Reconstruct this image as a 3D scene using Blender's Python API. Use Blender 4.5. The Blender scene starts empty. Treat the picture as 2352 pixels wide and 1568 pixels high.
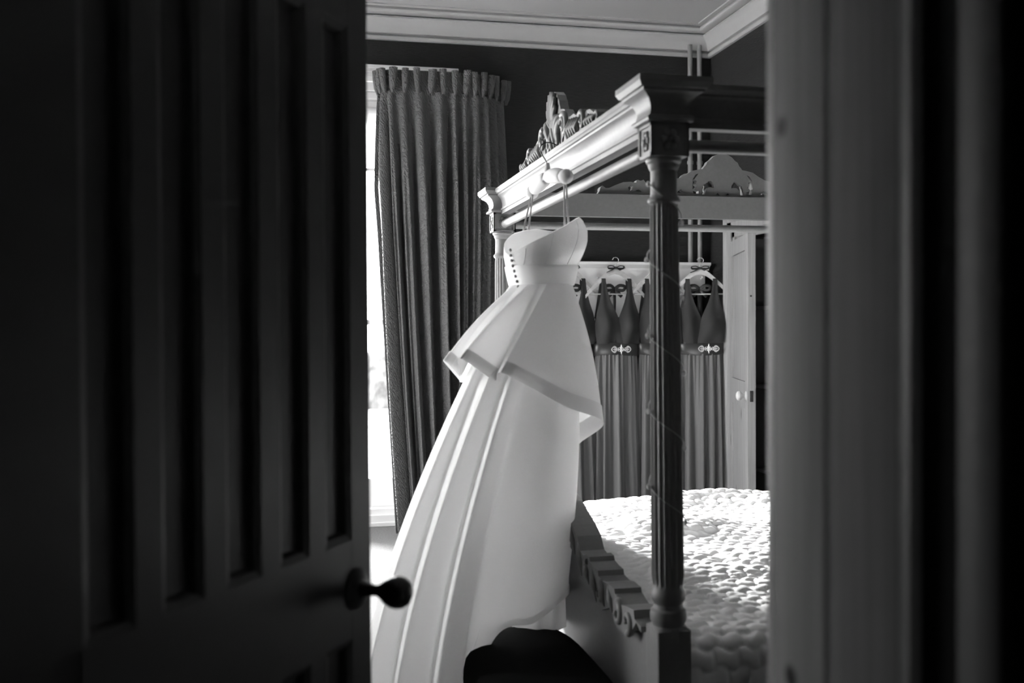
import bpy, bmesh, math, random
import numpy as np
from mathutils import Vector, Matrix

S = bpy.context.scene
C = S.collection
PI = math.pi

# ------------------------------------------------------------------ camera
EYE = 1.39
cam_d = bpy.data.cameras.new('camera')
cam_d.sensor_width = 36.0
cam_d.lens = 35.0
cam_d.clip_start = 0.02
cam_d.clip_end = 200
cam_d.dof.use_dof = True
cam_d.dof.focus_distance = 4.6
cam_d.dof.aperture_fstop = 3.0
cam = bpy.data.objects.new('camera', cam_d)
C.objects.link(cam)
yaw, pitch, roll = math.radians(12.3), math.radians(0.85), math.radians(0.3)
fw = Vector((math.sin(yaw) * math.cos(pitch), math.cos(yaw) * math.cos(pitch), -math.sin(pitch)))
rt = fw.cross(Vector((0, 0, 1))).normalized()
up = rt.cross(fw).normalized()
rt2 = rt * math.cos(roll) - up * math.sin(roll)
up2 = up * math.cos(roll) + rt * math.sin(roll)
M = Matrix((rt2, up2, -fw)).transposed().to_4x4()
M.translation = Vector((0, 0, EYE))
cam.matrix_world = M
S.camera = cam

# ------------------------------------------------------------------ sky and exposure
w = bpy.data.worlds.new('overcast_sky')
S.world = w
w.use_nodes = True
bg = w.node_tree.nodes['Background']
bg.inputs[0].default_value = (1, 1, 1, 1)
bg.inputs[1].default_value = 1.0
vs = S.view_settings
vs.view_transform = 'Standard'
vs.look = 'None'
vs.gamma = 1.0
vs.use_curve_mapping = False
vs.exposure = 4.25

sun_d = bpy.data.lights.new('hazy_sun', 'SUN')
sun_d.energy = 3.7
sun_d.angle = math.radians(14)
sun = bpy.data.objects.new('hazy_sun', sun_d)
C.objects.link(sun)
saz, sel = math.radians(58), math.radians(20)          # low, from the back-left through the tall window
sun.rotation_euler = Vector((math.cos(saz) * math.cos(sel), -math.sin(saz) * math.cos(sel), -math.sin(sel))).to_track_quat('-Z', 'Y').to_euler()


def portal(name, loc, rot, sx, sy):
    l = bpy.data.lights.new(name, 'AREA')
    l.shape = 'RECTANGLE'
    l.size, l.size_y = sx, sy
    l.cycles.is_portal = True
    o = bpy.data.objects.new(name, l)
    o.location = loc
    o.rotation_euler = rot
    C.objects.link(o)


# room dimensions
XL, XR, YF, YB, ZC = -1.85, 3.055, 1.042, 7.0, 3.60
W1 = (-1.5, 0.98, 0.06, 3.03)      # back window  x0 x1 z0 z1
W2 = (3.75, 6.3, 0.35, 3.03)         # left window  y0 y1 z0 z1
portal('window_portal_back', ((W1[0] + W1[1]) / 2, YB + 0.12, (W1[2] + W1[3]) / 2), (-PI / 2, 0, 0), W1[1] - W1[0], W1[3] - W1[2])
portal('added_window_portal', (-1.42, .53, 1.45), (PI / 2, 0, -PI / 2), .26, 1.0)
portal('window_portal_left', (XL - 0.12, (W2[0] + W2[1]) / 2, (W2[2] + W2[3]) / 2), (PI / 2, 0, -PI / 2), W2[1] - W2[0], W2[3] - W2[2])


# ------------------------------------------------------------------ materials
def mat(name, v, rough=0.5, spec=0.5, bump=None, var=None, translucent=0.0, sheen=0.0, metal=0.0, coat=0.0):
    m = bpy.data.materials.new(name)
    m.use_nodes = True
    nt = m.node_tree
    b = nt.nodes['Principled BSDF']
    b.inputs['Base Color'].default_value = (v, v, v, 1)
    b.inputs['Roughness'].default_value = rough
    b.inputs['Specular IOR Level'].default_value = spec
    b.inputs['Metallic'].default_value = metal
    b.inputs['Sheen Weight'].default_value = sheen
    b.inputs['Coat Weight'].default_value = coat
    tc = nt.nodes.new('ShaderNodeTexCoord')
    mp = nt.nodes.new('ShaderNodeMapping')
    nt.links.new(tc.outputs['Object'], mp.inputs['Vector'])
    out = nt.nodes['Material Output']
    if var:
        sc, amt, stretch = var
        n = nt.nodes.new('ShaderNodeTexNoise')
        n.inputs['Scale'].default_value = sc
        n.inputs['Detail'].default_value = 4
        mp.inputs['Scale'].default_value = stretch
        nt.links.new(mp.outputs[0], n.inputs['Vector'])
        r = nt.nodes.new('ShaderNodeMapRange')
        r.inputs[1].default_value, r.inputs[2].default_value = 0.3, 0.7
        r.inputs[3].default_value, r.inputs[4].default_value = v * (1 - amt), v * (1 + amt)
        nt.links.new(n.outputs[0], r.inputs[0])
        nt.links.new(r.outputs[0], b.inputs['Base Color'])
    if bump:
        kind, sc, dist, stretch = bump
        mp2 = nt.nodes.new('ShaderNodeMapping')
        mp2.inputs['Scale'].default_value = stretch
        nt.links.new(tc.outputs['Object'], mp2.inputs['Vector'])
        if kind == 'wave':
            n = nt.nodes.new('ShaderNodeTexWave')
            n.bands_direction = 'DIAGONAL'
            n.inputs['Distortion'].default_value = 9
            n.inputs['Detail'].default_value = 3
            n.inputs['Detail Scale'].default_value = 1.6
        else:
            n = nt.nodes.new('ShaderNodeTexNoise')
            n.inputs['Detail'].default_value = 5
        n.inputs['Scale'].default_value = sc
        nt.links.new(mp2.outputs[0], n.inputs['Vector'])
        bp = nt.nodes.new('ShaderNodeBump')
        bp.inputs['Distance'].default_value = dist
        bp.inputs['Strength'].default_value = 1
        nt.links.new(n.outputs[1] if kind == 'wave' else n.outputs[0], bp.inputs['Height'])
        nt.links.new(bp.outputs[0], b.inputs['Normal'])
    if translucent:
        t = nt.nodes.new('ShaderNodeBsdfTranslucent')
        t.inputs[0].default_value = (v, v, v, 1)
        mx = nt.nodes.new('ShaderNodeMixShader')
        mx.inputs[0].default_value = translucent
        nt.links.new(b.outputs[0], mx.inputs[1])
        nt.links.new(t.outputs[0], mx.inputs[2])
        nt.links.new(mx.outputs[0], out.inputs[0])
    return m


def glass_mat():
    m = bpy.data.materials.new('window_glass')
    m.use_nodes = True
    nt = m.node_tree
    for n in list(nt.nodes):
        if n.type != 'OUTPUT_MATERIAL':
            nt.nodes.remove(n)
    out = nt.nodes['Material Output']
    t = nt.nodes.new('ShaderNodeBsdfTransparent')
    g = nt.nodes.new('ShaderNodeBsdfGlossy')
    g.inputs['Roughness'].default_value = 0.02
    f = nt.nodes.new('ShaderNodeFresnel')
    f.inputs[0].default_value = 1.45
    mx = nt.nodes.new('ShaderNodeMixShader')
    nt.links.new(f.outputs[0], mx.inputs[0])
    nt.links.new(t.outputs[0], mx.inputs[1])
    nt.links.new(g.outputs[0], mx.inputs[2])
    nt.links.new(mx.outputs[0], out.inputs[0])
    return m


def pine_mat(name, v, knots=()):
    m = mat(name, v, 0.75, 0.15, var=(6, 0.14, (14, 14, 0.5)))
    nt = m.node_tree
    b = nt.nodes['Principled BSDF']
    src = b.inputs['Base Color'].links[0].from_socket
    tc = nt.nodes.new('ShaderNodeTexCoord')
    mp = nt.nodes.new('ShaderNodeMapping')
    mp.inputs['Scale'].default_value = (5, 5, 1.9)
    vo = nt.nodes.new('ShaderNodeTexVoronoi')
    vo.inputs['Scale'].default_value = 1.0
    nt.links.new(tc.outputs['Object'], mp.inputs[0])
    nt.links.new(mp.outputs[0], vo.inputs['Vector'])
    r = nt.nodes.new('ShaderNodeMapRange')
    r.inputs[1].default_value, r.inputs[2].default_value = 0.03, 0.11
    r.inputs[3].default_value, r.inputs[4].default_value = 0.15, 1.0
    nt.links.new(vo.outputs['Distance'], r.inputs[0])
    mu = nt.nodes.new('ShaderNodeMath')
    mu.operation = 'MULTIPLY'
    nt.links.new(src, mu.inputs[0])
    nt.links.new(r.outputs[0], mu.inputs[1])
    last = mu.outputs[0]
    for kx_, ky_, kz_, kr_ in knots:                  # single dark knots in the timber
        vd = nt.nodes.new('ShaderNodeVectorMath')
        vd.operation = 'DISTANCE'
        vd.inputs[1].default_value = (kx_, ky_, kz_)
        nt.links.new(tc.outputs['Object'], vd.inputs[0])
        kr = nt.nodes.new('ShaderNodeMapRange')
        kr.inputs[1].default_value, kr.inputs[2].default_value = kr_ * .6, kr_ * 1.2
        kr.inputs[3].default_value, kr.inputs[4].default_value = 0.06, 1.0
        nt.links.new(vd.outputs['Value'], kr.inputs[0])
        mk = nt.nodes.new('ShaderNodeMath')
        mk.operation = 'MULTIPLY'
        nt.links.new(last, mk.inputs[0])
        nt.links.new(kr.outputs[0], mk.inputs[1])
        last = mk.outputs[0]
    nt.links.new(last, b.inputs['Base Color'])
    return m


MT = {
    'wall': mat('charcoal_grasscloth', 0.022, 0.75, 0.25, bump=('noise', 22, 0.003, (1, 1, 14)), var=(14, 0.35, (1, 1, 16))),
    'ceiling': mat('ceiling_paint', 0.4, 0.8, 0.2),
    'plaster': mat('cornice_paint', 0.42, 0.5, 0.4),
    'carpet': mat('carpet_pile', 0.14, 0.95, 0.1, bump=('noise', 220, 0.004, (1, 1, 1)), var=(90, 0.25, (1, 1, 1))),
    'hall': mat('hall_wall_paint', 0.05, 0.8, 0.2),
    'door': mat('door_paint', 0.04, 0.45, 0.4),
    'pine': pine_mat('stripped_pine', 0.22, [(.53, 1.02, 1.61, .012), (.53, 1.0, 1.003, .014)]),
    'closet': pine_mat('limed_pine', 0.30),
    'lining_dark': mat('dark_stop_lining', 0.085, 0.9, 0.05, var=(6, 0.14, (14, 14, 0.5))),
    'arch': mat('architrave_paint', 0.075, 0.5, 0.4),
    'white': mat('white_gloss_paint', 0.6, 0.32, 0.5),
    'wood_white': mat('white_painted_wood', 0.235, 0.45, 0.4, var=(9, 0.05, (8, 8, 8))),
    'rackwhite': mat('rack_white_paint', 0.8, 0.4, 0.5),
    'window': mat('window_paint', 0.8, 0.4, 0.5),
    'glass': glass_mat(),
    'blind': mat('blind_cloth', 0.8, 0.8, 0.2, translucent=0.5),
    'curtain': mat('jacquard_curtain', 0.075, 0.55, 0.4, bump=('wave', 26, 0.004, (1.4, 1.4, .8)), sheen=0.1),
    'curtain_lining': mat('curtain_lining', 0.6, 0.8, 0.2, translucent=0.3),
    'black': mat('black_iron', 0.012, 0.35, 0.5),
    'wire': mat('hook_wire', 0.05, 0.3, 0.5, metal=0.8),
    'quilt': mat('satin_quilt', 0.88, 0.42, 0.6, sheen=0.3),
    'mattress': mat('mattress_cloth', 0.6, 0.9, 0.2),
    'gown': mat('ivory_gown', 0.93, 0.55, 0.35, translucent=0.33, bump=('noise', 350, 0.0012, (1, 1, 1))),
    'gown_organza': mat('ivory_organza', 0.95, 0.5, 0.35, translucent=0.58, bump=('noise', 350, 0.0012, (1, 1, 1))),
    'gown_hem': mat('ivory_gown_hem', 0.84, 0.5, 0.35, translucent=0.27),
    'gown_band': mat('satin_waistband', 0.92, 0.35, 0.5, translucent=0.28),
    'button': mat('covered_button', 0.5, 0.4, 0.4),
    'ribbon': mat('hanging_ribbon', 0.55, 0.5, 0.4, translucent=0.3),
    'padding': mat('padded_hanger_cloth', 0.7, 0.75, 0.2),
    'maid': mat('grey_chiffon', 0.125, 0.6, 0.35),
    'maid_dark': mat('grey_satin_bodice', 0.036, 0.7, 0.2),
    'belt': mat('dark_satin_belt', 0.03, 0.3, 0.5),
    'bow': mat('black_satin_ribbon', 0.02, 0.4, 0.5),
    'crystal': mat('brooch_crystal', 0.9, 0.18, 0.8, metal=0.5),
    'hangerwood': mat('pale_hanger_wood', 0.5, 0.4, 0.4, var=(8, 0.15, (4, 4, 4))),
    'pipe': mat('painted_pipe', 0.22, 0.4, 0.4),
    'velvet': mat('black_velvet', 0.008, 0.9, 0.02),
    'darkwood': mat('dark_turned_wood', 0.02, 0.4, 0.4),
    'fairy_wire': mat('clear_wire', 0.5, 0.3, 0.5),
    'fairy_bulb': mat('fairy_bulb_glass', 0.9, 0.1, 0.8, translucent=0.3),
    'terrace': mat('terrace_stone', 0.6, 0.8, 0.2, var=(2, 0.1, (1, 1, 1))),
    'hedge': mat('clipped_hedge', 0.08, 0.9, 0.1, var=(6, 0.5, (1, 1, 1))),
    'void': mat('cupboard_interior', 0.12, 0.8, 0.2),
}


# ------------------------------------------------------------------ mesh helpers
class MB:
    def __init__(self):
        self.v, self.f = [], []

    def add(self, v, f):
        o = len(self.v)
        self.v += [tuple(float(c) for c in p) for p in v]
        self.f += [tuple(i + o for i in q) for q in f]
        return self

    def box(self, x0, x1, y0, y1, z0, z1, bev=0.0):
        if bev <= 0:
            v = [(x, y, z) for z in (z0, z1) for y in (y0, y1) for x in (x0, x1)]
            return self.add(v, [(0, 2, 3, 1), (4, 5, 7, 6), (0, 1, 5, 4), (2, 6, 7, 3), (0, 4, 6, 2), (1, 3, 7, 5)])
        bm = bmesh.new()
        bmesh.ops.create_cube(bm, size=1)
        for q in bm.verts:
            q.co = Vector((x0 + (q.co.x + .5) * (x1 - x0), y0 + (q.co.y + .5) * (y1 - y0), z0 + (q.co.z + .5) * (z1 - z0)))
        bmesh.ops.bevel(bm, geom=list(bm.edges), offset=bev, segments=2, affect='EDGES', profile=0.5)
        bm.verts.index_update()
        self.add([q.co for q in bm.verts], [[q.index for q in f.verts] for f in bm.faces])
        bm.free()
        return self

    def grid(self, pts, closed_u=False, closed_v=False):
        n, m = len(pts), len(pts[0])
        v = [p for row in pts for p in row]
        f = []
        for i in range(n if closed_u else n - 1):
            for j in range(m if closed_v else m - 1):
                a, b = i, (i + 1) % n
                c, d = j, (j + 1) % m
                f.append((a * m + c, a * m + d, b * m + d, b * m + c))
        return self.add(v, f)

    def tube(self, path, r, seg=10, closed=False, flat=1.0):
        path = [Vector(p) for p in path]
        n = len(path)
        rs = r if hasattr(r, '__len__') else [r] * n
        rows = []
        T0 = None
        N = None
        for i in range(n):
            if closed:
                T = (path[(i + 1) % n] - path[i - 1]).normalized()
            else:
                T = (path[min(i + 1, n - 1)] - path[max(i - 1, 0)]).normalized()
            if N is None:
                a = Vector((0, 0, 1)) if abs(T.z) < .9 else Vector((1, 0, 0))
                N = (a - T * a.dot(T)).normalized()
            else:
                N = (N - T * N.dot(T)).normalized()
            B = T.cross(N)
            rows.append([path[i] + N * (rs[i] * math.cos(2 * PI * k / seg)) + B * (rs[i] * flat * math.sin(2 * PI * k / seg)) for k in range(seg)])
        o = len(self.v)
        self.grid(rows, closed_u=closed, closed_v=True)
        if not closed:
            self.f.append(tuple(o + k for k in range(seg))[::-1])
            self.f.append(tuple(o + (n - 1) * seg + k for k in range(seg)))
        return self

    def lathe(self, prof, origin=(0, 0, 0), axis=(0, 0, 1), seg=20, shape=None):
        """prof: (radius, distance along axis)"""
        A = Vector(axis).normalized()
        a = Vector((1, 0, 0)) if abs(A.x) < .9 else Vector((0, 1, 0))
        U = (a - A * a.dot(A)).normalized()
        V = A.cross(U)
        O = Vector(origin)
        rows = []
        for r, h in prof:
            rows.append([O + A * h + (U * math.cos(2 * PI * k / seg) + V * math.sin(2 * PI * k / seg)) * r for k in range(seg)])
        o = len(self.v)
        self.grid(rows, closed_v=True)
        self.f.append(tuple(o + k for k in range(seg))[::-1])
        self.f.append(tuple(o + (len(prof) - 1) * seg + k for k in range(seg)))
        return self

    def ball(self, c, r, seg=12, sc=(1, 1, 1)):
        rows = []
        for i in range(1, seg // 2):
            t = PI * i / (seg // 2)
            rows.append([(c[0] + r * sc[0] * math.sin(t) * math.cos(2 * PI * k / seg), c[1] + r * sc[1] * math.sin(t) * math.sin(2 * PI * k / seg), c[2] + r * sc[2] * math.cos(t)) for k in range(seg)])
        o = len(self.v)
        self.grid(rows, closed_v=True)
        n = len(self.v)
        self.v += [(c[0], c[1], c[2] + r * sc[2]), (c[0], c[1], c[2] - r * sc[2])]
        l = o + (len(rows) - 1) * seg
        for k in range(seg):
            self.f.append((n, o + k, o + (k + 1) % seg))
            self.f.append((n + 1, l + (k + 1) % seg, l + k))
        return self

    def extrude_profile(self, prof, p0, p1, out, upv=(0, 0, 1)):
        """profile (d outward, z) swept from p0 to p1"""
        p0, p1, out, upv = Vector(p0), Vector(p1), Vector(out), Vector(upv)
        a = [p0 + out * d + upv * z for d, z in prof]
        b = [p1 + out * d + upv * z for d, z in prof]
        o = len(self.v)
        self.grid([a, b], closed_v=True)
        n = len(prof)
        self.f.append(tuple(o + k for k in range(n)))
        self.f.append(tuple(o + n + k for k in range(n))[::-1])
        return self

    def build(self, name, m, parent=None, smooth=None, label=None, fix=True):
        me = bpy.data.meshes.new(name)
        me.from_pydata(self.v, [], self.f)
        if fix:
            bm = bmesh.new()
            bm.from_mesh(me)
            bmesh.ops.recalc_face_normals(bm, faces=list(bm.faces))
            bm.to_mesh(me)
            bm.free()
        me.materials.append(MT[m] if isinstance(m, str) else m)
        if smooth is not None:
            for p in me.polygons:
                p.use_smooth = True
            if smooth < 180:
                me.set_sharp_from_angle(angle=math.radians(smooth))
        me.update()
        o = bpy.data.objects.new(name, me)
        C.objects.link(o)
        if parent:
            o.parent = parent
        if label:
            o['label'] = label
        return o


def struct(o):
    o['kind'] = 'structure'
    return o


def thing(name, label, cat, group=None, loc=(0, 0, 0), rz=0.0):
    o = bpy.data.objects.new(name, None)
    o.empty_display_size = 0.1
    C.objects.link(o)
    o.location = loc
    o.rotation_euler = (0, 0, rz)
    return tag(o, label, cat, group)


def tag(o, label, cat, group=None):
    o['label'] = label
    o['category'] = cat
    if group:
        o['group'] = group
    return o


def cr(p, n, closed=False):
    """Catmull-Rom through p (array), n samples"""
    p = np.array(p, float)
    k = len(p)
    t = np.linspace(0, k if closed else k - 1, n, endpoint=not closed)
    i = np.floor(t).astype(int)
    if not closed:
        i = np.minimum(i, k - 2)
    f = (t - i)
    f = f.reshape((-1,) + (1,) * (p.ndim - 1))
    g = (lambda q: p[q % k]) if closed else (lambda q: p[np.clip(q, 0, k - 1)])
    a, b, c, d = g(i - 1), g(i), g(i + 1), g(i + 2)
    return 0.5 * (2 * b + (c - a) * f + (2 * a - 5 * b + 4 * c - d) * f ** 2 + (3 * b - a - 3 * c + d) * f ** 3)


def vnoise(x, y, seed=0):
    rs = np.random.RandomState(seed)
    T = rs.rand(64, 64)
    xi, yi = np.floor(x).astype(int), np.floor(y).astype(int)
    fx, fy = x - xi, y - yi
    fx, fy = fx * fx * (3 - 2 * fx), fy * fy * (3 - 2 * fy)
    h = lambda a, b: T[a % 64, b % 64]
    return (h(xi, yi) * (1 - fx) + h(xi + 1, yi) * fx) * (1 - fy) + (h(xi, yi + 1) * (1 - fx) + h(xi + 1, yi + 1) * fx) * fy


def outline_mesh(outer, holes, thick):
    """filled 2-D outline with holes -> mesh (local x, y; z = thickness)"""
    cu = bpy.data.curves.new('outline', 'CURVE')
    cu.dimensions = '2D'
    cu.fill_mode = 'BOTH'
    cu.extrude = thick / 2
    for pts in [outer] + holes:
        sp = cu.splines.new('POLY')
        sp.points.add(len(pts) - 1)
        for q, p in zip(sp.points, pts):
            q.co = (p[0], p[1], 0, 1)
        sp.use_cyclic_u = True
    o = bpy.data.objects.new('outline', cu)
    C.objects.link(o)
    dg = bpy.context.evaluated_depsgraph_get()
    me = bpy.data.meshes.new_from_object(o.evaluated_get(dg))
    bpy.data.objects.remove(o)
    bpy.data.curves.remove(cu)
    v = [tuple(q.co) for q in me.vertices]
    f = [tuple(p.vertices) for p in me.polygons]
    bpy.data.meshes.remove(me)
    return v, f


# ================================================================== ROOM SHELL
MB().box(XL - .1, 3.9, 0.8, YB + .15, -0.1, 0).build('floor', 'carpet')['kind'] = 'structure'
MB().box(XL - .2, XR + .9, YF - .25, YB + .3, ZC, ZC + .1).build('ceiling', 'ceiling')['kind'] = 'structure'
b = MB()
b.box(XL - .2, W1[0], YB, YB + .25, 0, ZC).box(W1[1], XR + .9, YB, YB + .25, 0, ZC)
b.box(W1[0], W1[1], YB, YB + .25, W1[3], ZC).box(W1[0], W1[1], YB, YB + .25, -.05, W1[2])
struct(b.build('wall_back', 'wall'))
b = MB()
b.box(XL - .25, XL, YF - .25, W2[0], 0, ZC).box(XL - .25, XL, W2[1], YB + .2, 0, ZC)
b.box(XL - .25, XL, W2[0], W2[1], W2[3], ZC).box(XL - .25, XL, W2[0], W2[1], 0, W2[2])
struct(b.build('wall_left', 'wall'))
CY0, CY1, CZ = 5.70, 6.52, 2.0     # cupboard opening in the right wall
b = MB()
b.box(XR, XR + .12, YF - .2, CY0, 0, ZC).box(XR, XR + .12, CY1, YB + .2, 0, ZC).box(XR, XR + .12, CY0, CY1, CZ, ZC)
struct(b.build('wall_right', 'wall'))
# recess of the cupboard
b = MB()
b.box(XR + .12, XR + .65, CY1, CY1 + .04, 0, CZ + .04).box(XR + .12, XR + .65, CY0 - .04, CY0, 0, CZ + .04)
b.box(XR + .65, XR + .69, CY0 - .04, CY1 + .04, 0, CZ + .04).box(XR + .12, XR + .65, CY0, CY1, CZ, CZ + .04)
struct(b.build('wall_cupboard', 'void'))
# doorway wall
JX0, JX1, JH, YH = -0.335, 0.53, 2.03, 0.80
b = MB()
b.box(XL - .2, JX0 - .03, YH, YF, 0, ZC).box(JX1 + .03, XR + .12, YH, YF, 0, ZC).box(JX0 - .03, JX1 + .03, YH, YF, JH + .03, ZC)
struct(b.build('wall_front', 'wall'))
# hall behind the camera
HX0, HX1, HY0, HZ = -1.3, 1.9, -1.6, 3.0
struct(MB().box(HX0, HX1, HY0, YH, -.1, 0).build('floor_hall', 'hall'))
struct(MB().box(HX0, HX1, HY0, YH, HZ, HZ + .1).build('ceiling_hall', 'hall'))
W3 = (.40, .66, .95, 1.95)  # narrow unseen hall window, added to light the architrave bead
struct(MB().box(HX0 - .1, HX0, HY0, W3[0], 0, HZ).box(HX0 - .1, HX0, W3[1], YH, 0, HZ).box(HX0 - .1, HX0, W3[0], W3[1], 0, W3[2]).box(HX0 - .1, HX0, W3[0], W3[1], W3[3], HZ).build('wall_hall_left', 'hall'))
struct(MB().box(HX1, HX1 + .1, HY0, YH, 0, HZ).build('wall_hall_right', 'hall'))
struct(MB().box(HX0, HX1, HY0 - .1, HY0, 0, HZ).build('wall_hall_back', 'hall'))

# cornice round the room (mitred sweep)
prof = [(0, -.21), (.022, -.21), (.028, -.204), (.028, -.186), (.022, -.180), (.006, -.178), (.006, -.166), (.030, -.164), (.036, -.15), (.046, -.12), (.066, -.094), (.092, -.078),
        (.092, -.066), (.070, -.064), (.070, -.052), (.122, -.050), (.134, -.044), (.138, -.032), (.134, -.022), (.120, -.018), (.120, -.010), (.160, -.009), (.160, 0), (0, 0)]
cs = [(XL, YF, 1, 1), (XL, YB, 1, -1), (XR, YB, -1, -1), (XR, YF, -1, 1)]
rows = [[(x + sx * d, y + sy * d, ZC + z) for d, z in prof] for x, y, sx, sy in cs]
struct(MB().grid(rows, closed_u=True, closed_v=True).build('trim_1', 'plaster', smooth=25))
# skirting boards
sk = [(0, 0), (.02, 0), (.02, .12), (.015, .13), (.015, .15), (.008, .165), (0, .165)]
struct(MB().extrude_profile(sk, (W1[1] + .16, YB, 0), (XR, YB, 0), (0, -1, 0)).build('baseboard_back', 'white'))
struct(MB().extrude_profile(sk, (XR, YF, 0), (XR, CY0 - .17, 0), (-1, 0, 0)).build('baseboard_right', 'white'))
struct(MB().extrude_profile(sk, (XL, YF, 0), (XL, YB, 0), (1, 0, 0)).build('baseboard_left', 'white'))


# ------------------------------------------------------------------ windows
def window(name, c0, c1, z0, z1, depth_axis, pos, inward, lights):
    """sash window with casing; runs along x (axis 'y' depth) or along y (axis 'x' depth)"""
    def bx(m, a0, a1, d0, d1, h0, h1, bev=.004):
        d0, d1 = sorted((pos + d0 * inward, pos + d1 * inward))
        if depth_axis == 'y':
            m.box(a0, a1, d0, d1, h0, h1, bev)
        else:
            m.box(d0, d1, a0, a1, h0, h1, bev)
    root = bpy.data.objects.new(name, None)
    C.objects.link(root)
    root['kind'] = 'structure'
    m = MB()                                     # casing on the room side
    bx(m, c0 - .13, c0, -.0, .03, 0, z1 + .17)
    bx(m, c1, c1 + .13, 0, .03, 0, z1 + .17)
    bx(m, c0, c1, 0, .03, z1, z1 + .125)
    bx(m, c0, c1, 0, .025, 0, z0 + .02)
    bx(m, c0, c1, .025, .04, 0, z0 * .5)
    bx(m, c0 - .15, c1 + .15, 0, .05, z1 + .125, z1 + .15)
    bx(m, c0 - .16, c1 + .16, 0, .06, z1 + .15, z1 + .175)
    m.build('casing', 'window', root)
    m = MB()                                     # outer frame set back in the wall
    bx(m, c0, c0 + .06, -.2, 0, z0, z1)
    bx(m, c1 - .06, c1, -.2, 0, z0, z1)
    bx(m, c0, c1, -.2, 0, z1 - .05, z1)
    bx(m, c0, c1, -.2, 0.0, z0 - .02, z0 + .06)
    bx(m, c0, c1, -.17, -.06, z1 - .11, z1 - .05)
    m.build('window_frame', 'window', root)
    wd = (c1 - c0 - .12) / lights
    for k in range(lights):
        a0 = c0 + .06 + k * wd
        a1 = a0 + wd
        s = MB()
        bx(s, a0, a0 + .06, -.14, -.09, z0 + .06, z1 - .11)
        bx(s, a1 - .06, a1, -.14, -.09, z0 + .06, z1 - .11)
        bx(s, a0 + .06, a1 - .06, -.14, -.09, z0 + .06, z0 + .26)
        bx(s, a0 + .06, a1 - .06, -.14, -.09, z1 - .18, z1 - .11)
        bx(s, a0 + .06, a1 - .06, -.13, -.10, z0 + 1.35, z0 + 1.385)
        sash = s.build('sash', 'window', root)
        for h0, h1 in ((z0 + .26, z0 + 1.35), (z0 + 1.385, z1 - .18)):
            g = MB()
            bx(g, a0 + .06, a1 - .06, -.118, -.112, h0, h1, 0)
            g.build('pane', 'glass', sash)
    return root


window('window_1', W1[0], W1[1], W1[2], W1[3], 'y', YB, -1, 3)
window('window_2', W2[0], W2[1], W2[2], W2[3], 'x', XL, 1, 3)
w3 = bpy.data.objects.new('added_hall_window', None)
C.objects.link(w3)
w3['kind'] = 'structure'
f3 = MB().box(HX0 - .07, HX0 - .03, W3[0], W3[0] + .03, W3[2], W3[3], .003).box(HX0 - .07, HX0 - .03, W3[1] - .03, W3[1], W3[2], W3[3], .003)
f3.box(HX0 - .07, HX0 - .03, W3[0] + .03, W3[1] - .03, W3[2], W3[2] + .04, .003).box(HX0 - .07, HX0 - .03, W3[0] + .03, W3[1] - .03, W3[3] - .04, W3[3], .003)
f3 = f3.build('window_frame', 'window', w3)
MB().box(HX0 - .052, HX0 - .048, W3[0] + .03, W3[1] - .03, W3[2] + .04, W3[3] - .04).build('pane', 'glass', w3)
# roller blind at the head of the back window
rb = thing('roller_blind', 'white roller blind pulled a short way down at the window head', 'blind')
MB().box(W1[0] + .07, W1[1] - .07, YB + .045, YB + .047, 2.50, 2.90).build('blind_cloth', 'blind', rb)
MB().tube([(W1[0] + .065, YB + .046, 2.91), (W1[1] - .065, YB + .046, 2.91)], .02, 14).build('roller', 'window', rb, 40)
MB().box(W1[0] + .07, W1[1] - .07, YB + .038, YB + .054, 2.485, 2.505, .003).build('bottom_bar', 'window', rb)

# ------------------------------------------------------------------ outside
struct(MB().box(-30, 30, YB + .3, 45, -.25, -.12).box(-30, XL - .3, -15, YB + .3, -.25, -.12).build('ground', 'terrace'))
nx = 110
rng = np.random.RandomState(2)
prof2 = [(-.45, 0), (-.52, .25), (-.5, .55), (-.4, .82), (-.15, .92), (.15, .92), (.4, .82), (.5, .5), (.5, 0)]
rows = [[(-6 + 16 * i / (nx - 1), 19 + d * 1.2 + rng.uniform(-.09, .09), -.12 + z * 1.15 + (rng.uniform(-.07, .07) if z > 0 else 0)) for d, z in prof2] for i in range(nx)]
h = MB().grid(rows)
n = len(prof2)
h.f.append(tuple(range(n)))
h.f.append(tuple(range((nx - 1) * n, nx * n))[::-1])
tag(h.build('garden_hedge', 'hedge', smooth=60), 'low clipped hedge beyond the bright terrace outside the window', 'hedge')

# ------------------------------------------------------------------ doorway frame (door lining and architraves)
fr = bpy.data.objects.new('trim_2', None)
C.objects.link(fr)
fr['kind'] = 'structure'
b = MB()
b.box(JX1, JX1 + .03, .932, YF, 0, JH, .003)                      # rebate
b.build('door_lining', 'pine', fr, 30)
b = MB().box(JX1 - .002, JX1 + .03, YH, .918, 0, JH, .004)         # stop side, toned darker than the pine rebate
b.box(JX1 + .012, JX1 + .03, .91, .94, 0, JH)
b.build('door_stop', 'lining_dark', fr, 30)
b = MB().box(JX0 - .03, JX0, YH, YF, 0, JH).box(JX0 - .03, JX1 + .03, YH, YF, JH, JH + .03)
b.build('door_lining', 'pine', fr, 30)
ap = [(0, 0), (0, .016), (.010, .018), (.014, .012), (.02, .014), (.05, .014), (.054, .024), (.062, .036), (.074, .04), (.086, .036), (.092, .024), (.092, 0)]
for sx, x in ((1, JX1), (-1, JX0)):
    rows = [[(x + sx * d, YH - h, z) for d, h in ap] for z in (0, JH + .095)]
    MB().grid(rows, closed_v=True).build('architrave', 'arch', fr, 40)
rows = [[(x, YH - h, JH + d) for d, h in ap] for x in (JX0 - .09, JX1 + .09)]
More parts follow.
